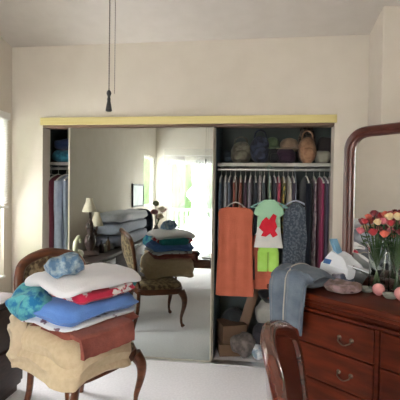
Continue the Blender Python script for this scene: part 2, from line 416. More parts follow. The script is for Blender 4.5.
item('towel_end', 'rust red towel end hanging down over the front of the cream blanket', 'towel', sheet(drape_fn(.34, .16, .0, 3), 18, 18, .022), m_rust, (PX-.005, PY-.075, .737), R(62))
item('folded_sheet', 'white sheet with dark pattern peeking out below the blue sheet', 'sheet', slab_with_drape(.53, .48, .028, .03, .014, 5), m_plaid, (PX-.015, PY-.01, .757))
item('folded_sheet', 'bright blue folded sheet in the middle of the linen pile', 'sheet', slab_with_drape(.52, .48, .075, .05, .016, 3, 2), m_blue, (PX, PY-.005, .787))
item('folded_fabric', 'teal and green patterned fabric bulging out at the left of the pile', 'fabric', soft(.27, .24, .16, 2.6, .05, 9, 4, 40, 20, crease=.15), m_teal, (-1.15, 1.99, .768), R(40))
item('folded_fabric', 'red and white patterned fabric folded under the white pillowcase', 'fabric', slab_with_drape(.38, .42, .062, .02, .016, 6, 2), m_redw, (PX+.035, PY+.005, .865))
item('folded_fabric', 'dark teal fabric folded at the far right end of the pile', 'fabric', slab_with_drape(.12, .32, .065, .01, .012, 7), cloth('teal_plain', (.02, .20, .22)), (-.845, 2.36, .865))
item('folded_pillowcase', 'puffy white pillowcase lying on top of the linen pile', 'pillowcase', slab_with_drape(.54, .47, .058, .06, .014, 8), m_whitep, (PX+.015, PY+.01, .932), R(58))
item('crumpled_scarf', 'crumpled pale blue scarf resting on the white pillowcase', 'scarf', soft(.20, .16, .11, 2.6, .035, 14, 5, 48, 26, crease=.12), cloth('pale_blue_lace', (.10, .19, .31), (.34, .43, .50), 34, lo=.42, hi=.6), (-.975, 2.0, .985), R(45))

# ------------------------------------------------------------------ low dark chest along the left wall, with things seen in the mirror
ch = thing('low_chest', 'long dark brown wooden chest standing against the left wall', 'chest', (-1.86, 1.30, 0))
obj('body', box(BM(), -.235, .225, -1.38, 1.37, .05, .655, .006), m_dark, ch)
obj('top', box(BM(), -.245, .245, -1.40, 1.395, .655, .69, .010, 3), m_dark, ch)
obj('plinth', box(BM(), -.22, .205, -1.35, 1.35, 0, .05), m_dark, ch)
for k in range(4):
    y = -1.36+k*.685
    for z0, z1 in ((.08, .35), (.37, .64)):
        d = obj('drawer', box(BM(), .225, .240, y+.015, y+.67, z0, z1, .005), m_dark, ch)
        bm = BM(); lathe(bm, [(.005, 0), (.006, .012), (.014, .018), (.012, .026), (.004, .028)], 12); kn = obj('knob', bm, m_metal, d)
        kn.location = (.240, y+.34, (z0+z1)/2); kn.rotation_euler = (0, PI/2, 0)
ZT = .69
# table lamp with two shades
lp = thing('table_lamp', 'dark ornate table lamp with two small cream shades reflected in the mirror', 'lamp', (-1.86, 2.22, ZT)); lp.scale = (1.15, 1.15, 1.12)
bm = BM(); lathe(bm, [(.085, 0), (.09, .012), (.06, .03), (.03, .05), (.045, .09), (.06, .14), (.05, .19), (.025, .23), (.035, .27), (.028, .33), (.012, .37), (.012, .45)], 20); obj('base', bm, m_dark, lp)
m_shade = cloth('cream_shade', (.85, .76, .60), (.82, .73, .56), 8)
def shade(x, y, z, r0, r1, h):
    bm = BM(); n = 24
    rings = [[(x+r*math.cos(2*PI*k/n), y+r*math.sin(2*PI*k/n), z+q) for k in range(n)] for r, q in ((r0, 0), (r0*.82, h*.3), (r1*1.1, h*.75), (r1, h), (r1-.004, h), (r1*1.1-.004, h*.75), (r0*.82-.004, h*.3), (r0-.004, 0))]
    loft(bm, rings, True); obj('lamp_shade', bm, m_shade, lp)
shade(0, .02, .45, .075, .033, .14)
shade(0, -.17, .29, .068, .03, .15)
bm = BM(); tube(bm, smoothpath([(0, 0, .20), (0, -.06, .18), (0, -.13, .20), (0, -.17, .26), (0, -.17, .33)]), .008, 8); tube(bm, [(0, .02, .44), (0, .02, .52)], .008, 8); tube(bm, smoothpath([(0, 0, .36), (0, .01, .40), (0, .02, .45)]), .008, 8); obj('arm', bm, m_dark, lp)
for s, z in ((1, .30), (-1, .22), (1, .17)):
    bm = BM(); tube(bm, smoothpath([(0, s*.02, z), (.01, s*.08, z+.03), (.02, s*.11, z-.02)]), [.014]*13, 8); obj('leaf_ornament', bm, m_dark, lp)
# swan-like vase
sw = thing('curved_figurine', 'cream curved-neck figurine beside the lamp, seen in the mirror', 'figurine', (-1.88, 2.50, ZT))
m_cr = mat('cream_ceramic', (.62, .60, .42), .3, (.50, .50, .36), 9)
obj('body', soft(.10, .18, .10, 2.2, .004, 8, 1), m_cr, sw)
bm = BM(); tube(bm, smoothpath([(0, .05, .06), (0, .07, .14), (0, .04, .21), (0, -.02, .24), (0, -.06, .21), (0, -.065, .17)]), [.026]*10+[.020]*10+[.015]*6, 10); obj('neck', bm, m_cr, sw)
pk_ = thing('fabric_basket', 'peach pink soft basket on the near end of the dark chest, left photo edge', 'basket', (-1.98, 2.60, ZT))
obj('body', soft(.16, .14, .10, 3, .006, 8, 3), cloth('peach_fabric', (.55, .33, .27)), pk_)
obj('liner', soft(.12, .10, .05, 2.6, .012, 14, 6), m_whitep, pk_).location.z = .075
# small bottles/boxes on chest
for k, (y, r, h, c, nm) in enumerate(((2.02, .03, .15, (.05, .03, .03), 'dark'), (1.92, .035, .11, (.5, .46, .36), 'cream'), (1.80, .028, .17, (.10, .06, .03), 'amber brown'), (1.68, .04, .10, (.35, .36, .38), 'grey'))):
    t = thing('bottle', f'{nm} bottle in the row on the low chest, reflected below the lamp', 'bottle', (-1.80, y, ZT), 0)
    bm = BM(); lathe(bm, [(r*.9, 0), (r, .005), (r, h*.62), (r*.5, h*.74), (r*.35, h*.8), (r*.35, h*.86)], 16); obj('body', bm, mat('bottle_glaze', c, .25), t)
    bm = BM(); lathe(bm, [(r*.42, h*.86), (r*.42, h)], 12); obj('cap', bm, m_black, t)
# comforter pile
m_comf = cloth('grey_blue_comforter', (.46, .50, .60), (.54, .57, .66), 6)
for k, (c, z, h, lab, yy, ln) in enumerate((((.30, .32, .40), ZT, .15, 'dull grey folded comforter at the bottom of the reflected bedding stack', .98, 1.50), ((.50, .54, .66), ZT+.15, .15, 'pale blue-grey folded comforter in the middle of the reflected bedding stack', 1.02, 1.42), ((.66, .69, .76), ZT+.295, .13, 'whitish folded comforter on top of the reflected bedding stack', .98, 1.46))):
    item('folded_comforter', lab, 'comforter', slab_with_drape(.40, ln, h, .0, .02, 20+k), cloth('comforter', c), (-1.87, yy-.02, z+.008+.012*k), 0)
item('dark_cushion', 'dark navy cushion standing at the end of the reflected bedding stack', 'cushion', soft(.42, .15, .46, 3, .01, 6, 5), cloth('navy', (.03, .035, .06)), (-1.85, .125, ZT), 0)
# dried flowers
vf = thing('flower_arrangement', 'dusky pink and cream flowers in a dark vase, small in the mirror', 'flowers', (-1.62, .0, ZT), 0)
bm = BM(); lathe(bm, [(.06, 0), (.07, .05), (.05, .12), (.03, .15), (.035, .17)], 16); obj('vase', bm, m_dark, vf)
for k, (x, y, z, c) in enumerate(((0, .05, .52, (.16, .20, .10)), (.05, -.18, .42, (.70, .58, .46)), (0, .12, .38, (.30, .13, .14)), (.05, -.30, .40, (.40, .20, .20)), (.05, -.08, .30, (.55, .45, .3)), (.0, -.2, .28, (.34, .18, .18)))):
    bm = BM(); tube(bm, smoothpath([(0, 0, .14), (x*.3, y*.3, z*.6), (x, y, z)]), .004, 6); st = obj('stem', bm, m_leaf, vf)
    o = obj('blossom', soft(.12, .12, .09, 2, .02, 20, k, 16, 10), mat('petal', c, .8), st); o.location = (x, y, z-.02)
# picture on the left wall (seen in mirror)
pf = thing('framed_picture', 'small pale picture in a thin dark frame on the left wall, seen in mirror', 'picture', (XL, -.56, 1.36))
bm = BM(); 
for y0, y1, z0, z1 in ((-.36, -.33, -.21, .21), (.33, .36, -.21, .21), (-.33, .33, .18, .21), (-.33, .33, -.21, -.18)): box(bm, 0, .03, y0, y1, z0, z1, .003)
obj('frame', bm, m_black, pf); obj('print', box(BM(), .0, .015, -.33, .33, -.18, .18), mat('pale_print', (.62, .66, .66), .6, (.5, .56, .55), 5), pf, False)

# bench behind the camera (mirror only)
bn = thing('wooden_bench', 'low brown wooden bench reflected at the right edge of the mirror', 'bench', (-.80, .55, 0))
obj('bench_top', box(BM(), -.45, .45, -.24, .24, .40, .44, .01, 3), m_walnut, bn); obj('apron', box(BM(), -.41, .41, -.20, .20, .30, .40, .004), m_walnut, bn)
for x in (-.40, .40):
    for y in (-.19, .19): 
        bm = BM(); lathe(bm, [(.012, 0), (.02, .05), (.016, .12), (.026, .3)], 12, (x, y, 0)); obj('leg', bm, m_walnut, bn)
item('folded_paper', 'white papers lying on the reflected wooden bench', 'paper', slab_with_drape(.26, .18, .02, 0, .003, 2), mat('paper', (.78, .80, .84), .7), (-.62, .62, .44), R(10))
item('dark_pouch', 'dark patterned pouch beside the papers on the reflected bench', 'bag', soft(.22, .14, .10, 2.4, .02, 12, 3), cloth('dark_pouch', (.05, .07, .08), (.3, .32, .32), 30, lo=.5, hi=.6), (-.90, .60, .44), 0)

# ------------------------------------------------------------------ ceiling fan (above the frame) with two pull chains
fan = thing('ceiling_fan', 'ceiling fan whose two pull chains hang into the top of the photo', 'ceiling fan', (-.585, 1.60, 0))
zt = zc(1.6)
bm = BM(); lathe(bm, [(.07, zt), (.075, zt-.03), (.05, zt-.07), (.015, zt-.08), (.015, 2.66), (.08, 2.64), (.12, 2.60), (.12, 2.52), (.08, 2.49), (.03, 2.47)], 24); obj('motor', bm, m_white, fan)
for k in range(5):
    a = 2*PI*k/5+.5; bm = BM(); box(bm, .10, .60, -.06, .06, 2.545, 2.553, .002); bmesh.ops.rotate(bm, verts=bm.verts, cent=(0, 0, 0), matrix=Matrix.Rotation(a, 3, 'Z')); obj('blade', bm, m_white, fan)
m_chain = mat('chain_metal', (.12, .10, .085), .5, metal=.5)
bm = BM(); tube(bm, [(-.012, 0, 2.48), (-.012, 0, 1.855)], .0021, 6)
for k in range(60): lathe(bm, [(.001, 0), (.0032, .003), (.001, .006)], 6, (-.012, 0, 1.86+k*.0103))
c_ = obj('pull_chain', bm, m_chain, fan)
bm = BM(); lathe(bm, [(.003, 1.857), (.0085, 1.850), (.010, 1.842), (.0065, 1.832), (.0055, 1.826), (.0075, 1.820), (.0070, 1.810), (.009, 1.800), (.0125, 1.778), (.0135, 1.771), (.009, 1.768)], 16, (-.012, 0, 0)); obj('chain_fob', bm, m_black, c_)
bm = BM(); tube(bm, [(.012, 0, 2.48), (.012, 0, 1.84)], .0016, 6)
for k in range(60): lathe(bm, [(.001, 0), (.0026, .003), (.001, .006)], 6, (.012, 0, 1.85+k*.0103))
obj('pull_chain', bm, mat('chain_grey', (.30, .28, .25), .5, metal=.4), fan)

# ------------------------------------------------------------------ dresser (diagonal), local x along front (left->right), local y to its back
DRZ = math.atan2(-.675, .737)
DP = Vector((.10, 2.31, 0)); HD = .92
dr = thing('dresser', 'red cherry wood dresser with bail pulls standing diagonally at the right', 'dresser', DP, DRZ)
LD, DD = 1.46, .46
obj('carcass', box(BM(), .02, LD-.02, .025, DD, .08, HD-.055, .004), m_cherry_h, dr)
bm = BM(); box(bm, -.01, LD+.01, -.012, DD, HD-.028, HD, .008, 3); obj('top', bm, m_cherry_h, dr)
bm = BM(); box(bm, .0, LD, .0, DD, HD-.048, HD-.028, .006, 3); box(bm, .008, LD-.008, .012, DD, HD-.075, HD-.048, .010, 3); box(bm, -.004, LD+.004, -.006, DD, HD-.088, HD-.075, .005, 2); obj('moulding', bm, m_cherry_h, dr)
bm = BM(); box(bm, .01, LD-.01, .010, DD, 0, .09, .008, 3); obj('plinth', bm, m_cherry_h, dr)
def pull(x, z, par):
    t = obj('bail_pull', (lambda b: (tube(b, smoothpath([(-.032, -.004, 0), (-.030, -.018, -.012), (0, -.024, -.026), (.030, -.018, -.012), (.032, -.004, 0)]), .0032, 8), b)[1])(BM()), m_metal, par)
    t.location = (x, .006, z)
    for s in (-1, 1):
        bm = BM(); lathe(bm, [(.011, 0), (.012, .002), (.006, .006), (.006, .012), (.002, .014)], 12); r = obj('rosette', bm, m_metal, t); r.location = (s*.032, 0, 0); r.rotation_euler = (PI/2, 0, 0)
for cx0, cx1, np_ in ((.035, .615, 2), (.645, 1.02, 1), (1.05, 1.43, 1)):
    z = HD-.10
    for hh in (.165, .175, .185, .195):
        bm = BM(); box(bm, cx0, cx1, .006, .03, z-hh+.008, z, .004, 3)
        d = obj('drawer', bm, m_cherry_h, dr)
        xs = [cx0+(cx1-cx0)*q for q in ((.24, .76) if np_ == 2 else (.5,))]
        for x in xs: pull(x, z-hh*.48, d)
        z -= hh
for x in (.630, 1.035): obj('divider', box(BM(), x-.009, x+.009, .004, .03, .10, HD-.095, .003), m_cherry_h, dr)
# mirror on dresser
def DW(s, d, z): return DP+Vector((.737*s+.675*d, -.675*s+.737*d, z))
mi = thing('dresser_mirror', 'rounded rectangular mirror in a dark red wood frame standing on the dresser', 'mirror', DW(0, DD-.045, HD), DRZ)
mx0, mx1, mz = .215, 1.245, .905
def rrect(x0, x1, z0, z1, r, n=8):
    p = []
    for cx, cz, a0 in ((x1-r, z1-r, 0), (x0+r, z1-r, PI/2)):
        for k in range(n+1): a = a0+PI/2*k/n; p.append(Vector((cx+r*math.cos(a), 0, cz+r*math.sin(a))))
    p += [Vector((x0, 0, z0)), Vector((x1, 0, z0))]
    return p
out = rrect(mx0, mx1, 0, mz, .13); inn = rrect(mx0+.058, mx1-.058, .06, mz-.058, .085)
def ring(ps, y, s=None): return [Vector((p.x, y, p.z)) for p in ps]
def lerp(A, B, t): return [a.lerp(b, t) for a, b in zip(A, B)]
bm = BM()
loft(bm, [ring(out, .02), ring(out, -.012), ring(lerp(out, inn, .12), -.024), ring(lerp(out, inn, .35), -.020), ring(lerp(out, inn, .5), -.012), ring(lerp(out, inn, .75), -.022), ring(lerp(out, inn, .92), -.018), ring(inn, -.006), ring(inn, .02)], True)
obj('frame', bm, mat('mirror_frame_wood', (.085, .020, .012), .4, (.05, .012, .008), 6, coat=.1, detail=5), mi)
bm = BM(); n = len(inn); g = lerp(out, inn, .9); A = [bm.verts.new((p.x, .004, p.z)) for p in g]; B_ = [bm.verts.new((p.x, .010, p.z)) for p in g]
bm.faces.new(A); bm.faces.new(B_[::-1])
for i in range(n): bm.faces.new((A[i], A[(i+1) % n], B_[(i+1) % n], B_[i]))
obj('mirror_panel', bm, m_mirror2, mi, False)

# things on the dresser
def onD(name, label, cat, bm, m, s, d, z=HD, rz=0): return item(name, label, cat, bm, m, DW(s, d, z), DRZ+rz)
# clothes heap and jeans
onD('folded_clothes', 'grey folded garment heaped beneath the jeans on the dresser corner', 'clothes', soft(.25, .24, .085, 2.6, .02, 8, 31, 32, 16), cloth('grey_garment', (.10, .115, .14)), .155, .145)
m_jean = cloth('faded_denim', (.085, .11, .145), (.13, .155, .19), 14)
def jf(u, v):
    x = .0+.285*u; s = v*.54
    if s < .27: d = .25-s; z = .10+.035*math.sin(s/.27*PI)-.10*max(0, (u-.72))-.35*max(0, .16-u)-.05*(1-s/.27)
    else:
        t = s-.27; k = min(1, t/.04); d = -.02-.030*math.sin(k*PI/2); z = .10-.035*(1-math.cos(k*PI/2))-max(0, t-.02)*1.0-.35*max(0, .16-u)-.10*max(0, (u-.72))
    q = Vector((x*10, s*5, 4)); fold = .016*math.sin(u*15+s*3)*min(1, v*2)
    if s >= .27: x += (u-.5)*-.07*v
    return Vector((x, d+fold*(1 if s > .25 else 0)+.014*noise.noise(q), z+.018*noise.noise(q*1.3)+(fold*.7 if s < .25 else 0)))
jn = onD('jeans', 'faded grey-blue jeans draped over the left front corner of the dresser', 'jeans', sheet(jf, 34, 44, .012), m_jean, .015, 0)
bm = BM(); p = []
for k in range(24):
    v = k/23*.93+.03; q = jf(.45+.04*math.sin(v*5), v); q.z += .008 if v < .5 else 0; q.y -= .009 if v > .45 else 0; p.append(q)
tube(bm, p, .004, 6); obj('seam', bm, cloth('pale_seam', (.42, .39, .34)), jn)
onD('crumpled_shirt', 'crumpled brown and pink patterned shirt beside the jeans on the dresser', 'shirt', soft(.20, .17, .055, 2.2, .03, 14, 33, 40, 20), cloth('brown_pink', (.16, .10, .08), (.30, .20, .21), 26, lo=.42, hi=.6), .345, .20)
onD('crumpled_cloth', 'dark blue-grey crumpled cloth between the jeans and the paper bag', 'cloth', soft(.14, .13, .07, 2.2, .03, 16, 34, 32, 16), cloth('greywhite', (.05, .06, .09), (.30, .28, .34), 26, lo=.45, hi=.6), .285, .30)
# paper bag / cap
pb = thing('paper_bag', 'white open paper bag with blue print lying on the dresser', 'bag', DW(.245, .345, HD+.075), DRZ+R(-14)); pb.scale = (1.15, 1, 1.15)
m_pap = mat('white_paper', (.74, .76, .80), .6, (.68, .70, .75), 5)
bm = BM()
loft(bm, [[(-.10, -.05, -.04), (.09, -.06, -.03), (.10, .05, -.02), (-.08, .05, -.03)], [(-.095, -.052, .03), (.10, -.06, .02), (.105, .05, .02), (-.08, .05, .05)], [(-.06, -.01, .085), (.02, -.02, .075), (.03, .05, .08), (-.05, .055, .10)]])
bmesh.ops.subdivide_edges(bm, edges=bm.edges[:], cuts=3, use_grid_fill=True)
for v in bm.verts: v.co += noise.noise_vector(v.co*16)*.008
obj('bag_body', bm, m_pap, pb, False)
bm = BM(); box(bm, -.075, -.03, -.052, -.036, .03, .055, .002); bmesh.ops.rotate(bm, verts=bm.verts, cent=(-.05, -.05, .04), matrix=Matrix.Rotation(R(-25), 3, 'X')); obj('blue_print', bm, mat('blue_ink', (.04, .12, .32), .5), pb)
bm = BM(); loft(bm, [[(-.05, .01, .07), (-.01, .0, .06), (-.01, .04, .06), (-.05, .045, .07)], [(-.085, .0, .15), (-.06, -.01, .155), (-.055, .03, .155), (-.085, .03, .15)]]); obj('bag_flap', bm, mat('blue_paper', (.18, .36, .52), .6), pb, False)
pk = thing('black_box', 'small open black box leaning beside the white paper bag', 'box', DW(.345, .335, HD+.055), DRZ+R(20))
bm = BM(); box(bm, -.045, .045, -.03, .03, -.04, .05, .003); bmesh.ops.rotate(bm, verts=bm.verts, cent=(0, 0, 0), matrix=Matrix.Rotation(R(30), 3, 'Y')); obj('box_body', bm, m_black, pk)
bm = BM(); box(bm, -.055, .06, -.034, .034, .052, .058, .001); bmesh.ops.rotate(bm, verts=bm.verts, cent=(0, 0, 0), matrix=Matrix.Rotation(R(16), 3, 'Y')); obj('box_lid', bm, m_pap, pk)

# vases of roses
m_vase = mat('vase_glass', (.90, .95, .93), .03, (.90, .95, .93), trans=1, ior=1.3)
def vase(s, d, label, h=.21, r=.052):
    t = thing('glass_vase', label, 'vase', DW(s, d, HD), DRZ)
    bm = BM(); n = 28; pr = [(r*.75, 0), (r*.85, .006), (r*.8, h*.25), (r*.78, h*.6), (r, h*.92), (r*1.15, h), (r*1.09, h), (r*.94, h*.92), (r*.72, h*.6), (r*.74, h*.25), (r*.7, .02), (.001, .018)]
    lathe(bm, pr, n); obj('vase_body', bm, m_vase, t)
    return t
VA, VB = (.462, .335), (.575, .32)
vase(*VA, 'left clear glass vase of roses standing before the dresser mirror', .25, .050)
vase(*VB, 'right clear glass vase of roses at the edge of the photo', .25, .050)
cols = {'red': ((.42, .02, .03), (.30, .012, .02)), 'pink': ((.62, .17, .20), (.50, .11, .14)), 'cream': ((.78, .62, .38), (.70, .50, .26)), 'coral': ((.66, .14, .09), (.52, .09, .06)), 'dark_red': ((.20, .012, .02), (.13, .01, .015))}
rm = {k: mat('petal_'+k, v[0], .65, v[1], 60, sheen=.3) for k, v in cols.items()}
def rose_mesh(r, seed):
    bm = BM(); rnd = random.Random(seed)
    bmesh.ops.create_uvsphere(bm, u_segments=10, v_segments=8, radius=r*.55)
    for L_ in range(3):
        npet = 3+L_; rad = r*(.62+.19*L_)
        for k in range(npet):
            a0 = 2*PI*k/npet+L_*.6+rnd.random()*.3; wd = 2*PI/npet*.72; g = []
            for i in range(5):
                row = []
                for j in range(6):
                    a = a0+(i/4-.5)*2*wd*.75; tt = j/5
                    rr_ = rad*(.35+.65*math.sin(min(1, tt*1.25)*PI/2))*(1+.12*tt*tt*L_); z = -r*.85+tt*r*(1.75-.22*L_)-.15*r*abs(i/4-.5)*2*tt
                    row.append(bm.verts.new((rr_*math.cos(a), rr_*math.sin(a), z)))
                g.append(row)
            for i in range(4):
                for j in range(5): bm.faces.new((g[i][j], g[i+1][j], g[i+1][j+1], g[i][j+1]))
    return bm
def rose(vs, vd, x, y, z, col, r, which, seed):
    base = DW(vs, vd, HD)
    t = thing('rose', f'{col.replace("_", " ")} rose standing in the {which} glass vase', 'rose', base, DRZ, f'{col.replace("_", " ")} roses in the {which} glass vase')
    top = Vector((x, y, z)); fx = max(-.03, min(.03, x*.3)); fy = max(-.03, min(.03, y*.3))
    bm = BM(); tube(bm, smoothpath([(-fx*.8, -fy*.8, .03), (fx*.6, fy*.6, .17), (x*.8, y*.8, z-.06), (x, y, z-r*.6)], 4), .0028, 6); obj('stem', bm, m_leaf, t)
    b = obj('blossom', rose_mesh(r, seed), rm[col], t); b.location = top; b.rotation_euler = (-y*3, x*3, seed)
    bm = BM()
    for q in (0, 1):
        a = seed*1.3+q*2.5; zz = z-.06-.03*q; l = .05
        c0 = Vector((x*.75, y*.75, zz)); dv = Vector((math.cos(a), math.sin(a), .25)); sd = Vector((-math.sin(a), math.cos(a), 0))*.014
        v = [bm.verts.new(p) for p in (c0, c0+dv*l*.5+sd, c0+dv*l, c0+dv*l*.5-sd)]; bm.faces.new(v)
        v = [bm.verts.new(p-Vector((0, 0, .0012))) for p in (c0, c0+dv*l*.5-sd, c0+dv*l, c0+dv*l*.5+sd)]; bm.faces.new(v)
    obj('leaf', bm, m_leaf, t)
rs = random.Random(3)
seq = ['red', 'coral', 'cream', 'pink', 'dark_red', 'red', 'cream', 'coral', 'pink', 'red', 'dark_red', 'cream', 'coral', 'red', 'pink', 'dark_red', 'cream']
for vi, (vs, vd, nm) in enumerate(((*VA, 'left'), (*VB, 'right'))):
    k = 0
    for (rad, num, zz) in ((.012, 2, .415), (.046, 5, .405), (.078, 7, .370), (.088, 6, .325)):
        for q in range(num):
            a = 2*PI*q/num+.4*vi+rad*19
            x = rad*math.cos(a)*(1.05 if vi == 0 else .9); y = min(rad*math.sin(a), .042)
            rose(vs, vd, x, y*.8, zz+rs.uniform(-.015, .015), seq[(k*3+vi*4) % 17], rs.uniform(.017, .022), nm, k+vi*20); k += 1
# pink globes
m_pink = mat('pink_ball', (.68, .30, .30), .45, (.60, .24, .25), 12)
def ball(s, d, r, label, z=HD):
    t = thing('round_candle', label, 'candle', DW(s, d, z), DRZ)
    bm = BM(); lathe(bm, [(r*.35, 0)]+[(r*math.cos(a), r+r*.98*math.sin(a)) for a in [(-1.15+i*.2) for i in range(13)]]+[(r*.1, 2*r*.98)], 24); obj('candle_body', bm, m_pink, t)
    bm = BM(); tube(bm, [(0, 0, r*1.9), (.002, 0, r*2.15)], .0016, 6); obj('wick', bm, m_black, t)
ball(.51, .26, .031, 'pale pink round candle in front of the glass vases')
ball(.63, .25, .034, 'deeper pink round candle at the right edge of the photo')
for k, (s, d, lab) in enumerate(((.435, .285, 'small grey-green dish beside the pink candle'), (.575, .25, 'small grey dish between the two pink candles'))):
    bm = BM(); lathe(bm, [(.022, 0), (.03, .006), (.037, .022), (.034, .024), (.026, .010), (.001, .008)], 20); onD('small_dish', lab, 'dish', bm, mat('dish_glaze', (.34, .36, .32), .3), s, d)
onD('trinket', 'dark jewellery pouch lying before the pink candle', 'pouch', soft(.09, .05, .022, 2.4, .006, 30, 3), cloth('dark_red_pouch', (.08, .03, .03)), .385, .17)

# ------------------------------------------------------------------ closet
ZR = 1.645; YR = 3.60
for nm, x0, x1, lab in (('right', -.315, .76, 'white wire-edged shelf across the open right side of the closet'), ('left', -1.97, -1.60, 'shelf across the narrow open left side of the closet')):
    o = thing('closet_shelf', lab, 'shelf', ((x0+x1)/2, 3.78, 1.70)); h = (x1-x0)/2
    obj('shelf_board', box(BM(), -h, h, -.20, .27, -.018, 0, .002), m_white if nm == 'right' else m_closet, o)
    obj('front_lip', box(BM(), -h, h, -.212, -.20, -.026, .004, .002), mat('pale_lip', (.52, .50, .46), .5), o)
    bm = BM(); tube(bm, [(x0, YR, ZR), (x1, YR, ZR)], .013, 12)
    tag(obj('closet_rod', bm, m_steel), 'steel clothes rod under the %s closet shelf' % nm, 'clothes rod')
hg0 = None
def hanger(x, y, rz, label, group, m=m_plast, w=.19, drop=0):
    global hg0
    if hg0 and drop == 0 and m is m_plast:
        o = hg0.copy(); COL.objects.link(o)
    else:
        bm = BM()
        tube(bm, smoothpath([(0, 0, -.055-drop), (0, 0, -.012-drop*.5), (0, .016, .004), (0, 0, .0185), (0, -.016, .004), (0, -.014, -.006)], 5), .0022, 6)
        tube(bm, smoothpath([(0, 0, -.055-drop), (0, w*.5, -.075-drop), (0, w, -.115-drop)], 4), .0065, 8); tube(bm, smoothpath([(0, 0, -.055-drop), (0, -w*.5, -.075-drop), (0, -w, -.115-drop)], 4), .0065, 8)
        tube(bm, [(0, -w, -.115-drop), (0, w, -.115-drop)], .005, 8)
        o = obj('clothes_hanger', bm, m)
        if drop == 0 and m is m_plast: hg0 = o
    o.location = (x, y, ZR); o.rotation_euler.z = rz; return tag(o, label, 'hanger', group)
def garment(rows, th, seed, waves=5, amp=.012, n=36, vneck=0):
    """rows: (z, halfwidth in y, thickness factor); closed tube-like cloth, local y = width"""
    bm = BM(); rings = []; prev = None
    dense = []
    for (z0, w0, t0), (z1, w1, t1) in zip(rows, rows[1:]):
        k = max(2, int(abs(z1-z0)/.05))
        for i in range(k): f = i/k; dense.append((z0+(z1-z0)*f, w0+(w1-w0)*f, t0+(t1-t0)*f))
    dense.append(rows[-1])
    for z, wd, tf in dense:
        r = []; dz = abs(z-rows[0][0])
        for j in range(n):
            a = 2*PI*j/n; c, s = math.cos(a), math.sin(a)
            y = wd*math.copysign(abs(c)**.8, c); x = th/2*tf*math.copysign(abs(s)**.7, s)
            x += amp*min(1, dz*2.5)*math.sin(y*waves*2*PI/.3+seed+dz*1.5)+.008*noise.noise(Vector((y*12, z*6, seed)))
            r.append(Vector((x, y, z-(vneck*max(0, 1-abs(y)/.05) if (z == rows[0][0]) else 0))))
        rings.append(r)
    return loft(bm, rings)
def side_garment(x, ln, c, c2, desc, wd=.19, th=.045, sc=30, y=YR, seed=0, cat='garment', rz=0, where='on the right closet rod'):
    hanger(x, y, rz, 'white plastic hanger on the rod holding one of the hanging clothes', 'white hangers on the closet rods')
    rows = [(-.062, .035, .5), (-.085, .10, .8), (-.125, wd, 1), (-.30, wd*1.02, 1.0), (-.55, wd*.95, .95), (-ln, wd*1.0, 1.1)]
    o = obj('hanging_garment', garment(rows, th, seed, amp=.006), cc(c, c2, sc, lo=.42, hi=.58) if c2 else cc(c))
    o.location = (x, y, ZR); o.rotation_euler.z = rz; tag(o, desc, cat)
# (x, length, colour, colour2, description)
GR = [
 (-.28, .95, (.10, .15, .22), (.20, .26, .32), 'muted blue garment hanging just right of the mirror door'),
 (-.24, .85, (.42, .44, .48), (.30, .32, .38), 'pale grey blouse behind the left shoulder of the coral dress'),
 (-.20, .62, (.22, .26, .36), None, 'dusty blue garment above the coral dress'),
 (-.155, .55, (.28, .08, .06), None, 'brick red garment hanging behind the coral dress'),
 (-.11, .70, (.36, .13, .09), (.24, .08, .06), 'rust patterned garment just above the coral dress neckline'),
 (-.065, .80, (.14, .08, .12), None, 'plum garment to the right of the rust patterned one'),
 (-.02, .75, (.34, .33, .38), None, 'light grey garment between the coral dress and the mint shirt'),
 (.02, .95, (.04, .05, .07), None, 'black garment left of the mint shirt hanger hook'),
 (.06, .70, (.48, .46, .44), (.36, .30, .32), 'off-white garment behind the mint shirt hanger hook'),
 (.10, .66, (.10, .12, .14), None, 'charcoal garment behind the mint green shirt'),
 (.145, .70, (.14, .20, .13), (.30, .32, .22), 'olive patterned garment right behind the mint shirt'),
 (.185, .60, (.07, .06, .09), None, 'dark purple garment left of the pink one'),
 (.225, .58, (.62, .10, .17), (.46, .06, .12), 'bright pink garment above the grey patterned blouse'),
 (.265, .55, (.42, .34, .08), (.10, .10, .05), 'yellow and dark patterned garment beside the pink one'),
 (.305, .80, (.50, .46, .40), None, 'beige garment to the right of the yellow patterned one'),
 (.345, .90, (.10, .08, .12), None, 'dark violet garment left of the long black one'),
 (.525, 1.0, (.38, .30, .33), (.22, .16, .20), 'mauve mottled garment near the right end of the rod'),
 (.575, 1.05, (.30, .03, .10), None, 'crimson garment near the right end of the rod'),
 (.615, .98, (.12, .10, .15), None, 'dark grey-violet garment second from the right end of the rod'),
 (.66, 1.05, (.45, .40, .40), None, 'pale pinkish grey garment at the right end of the rod'),
]
for k, g in enumerate(GR): side_garment(g[0], g[1], g[2], g[3], g[4], seed=k, th=.030, wd=.17+.02*math.sin(k*2.3), rz=R(2.5*math.sin(k*1.9)), y=YR)
side_garment(.455, 1.10, (.008, .010, .018), None, 'long black garment hanging right of the grey patterned blouse', th=.085, seed=31, wd=.19, y=3.56)
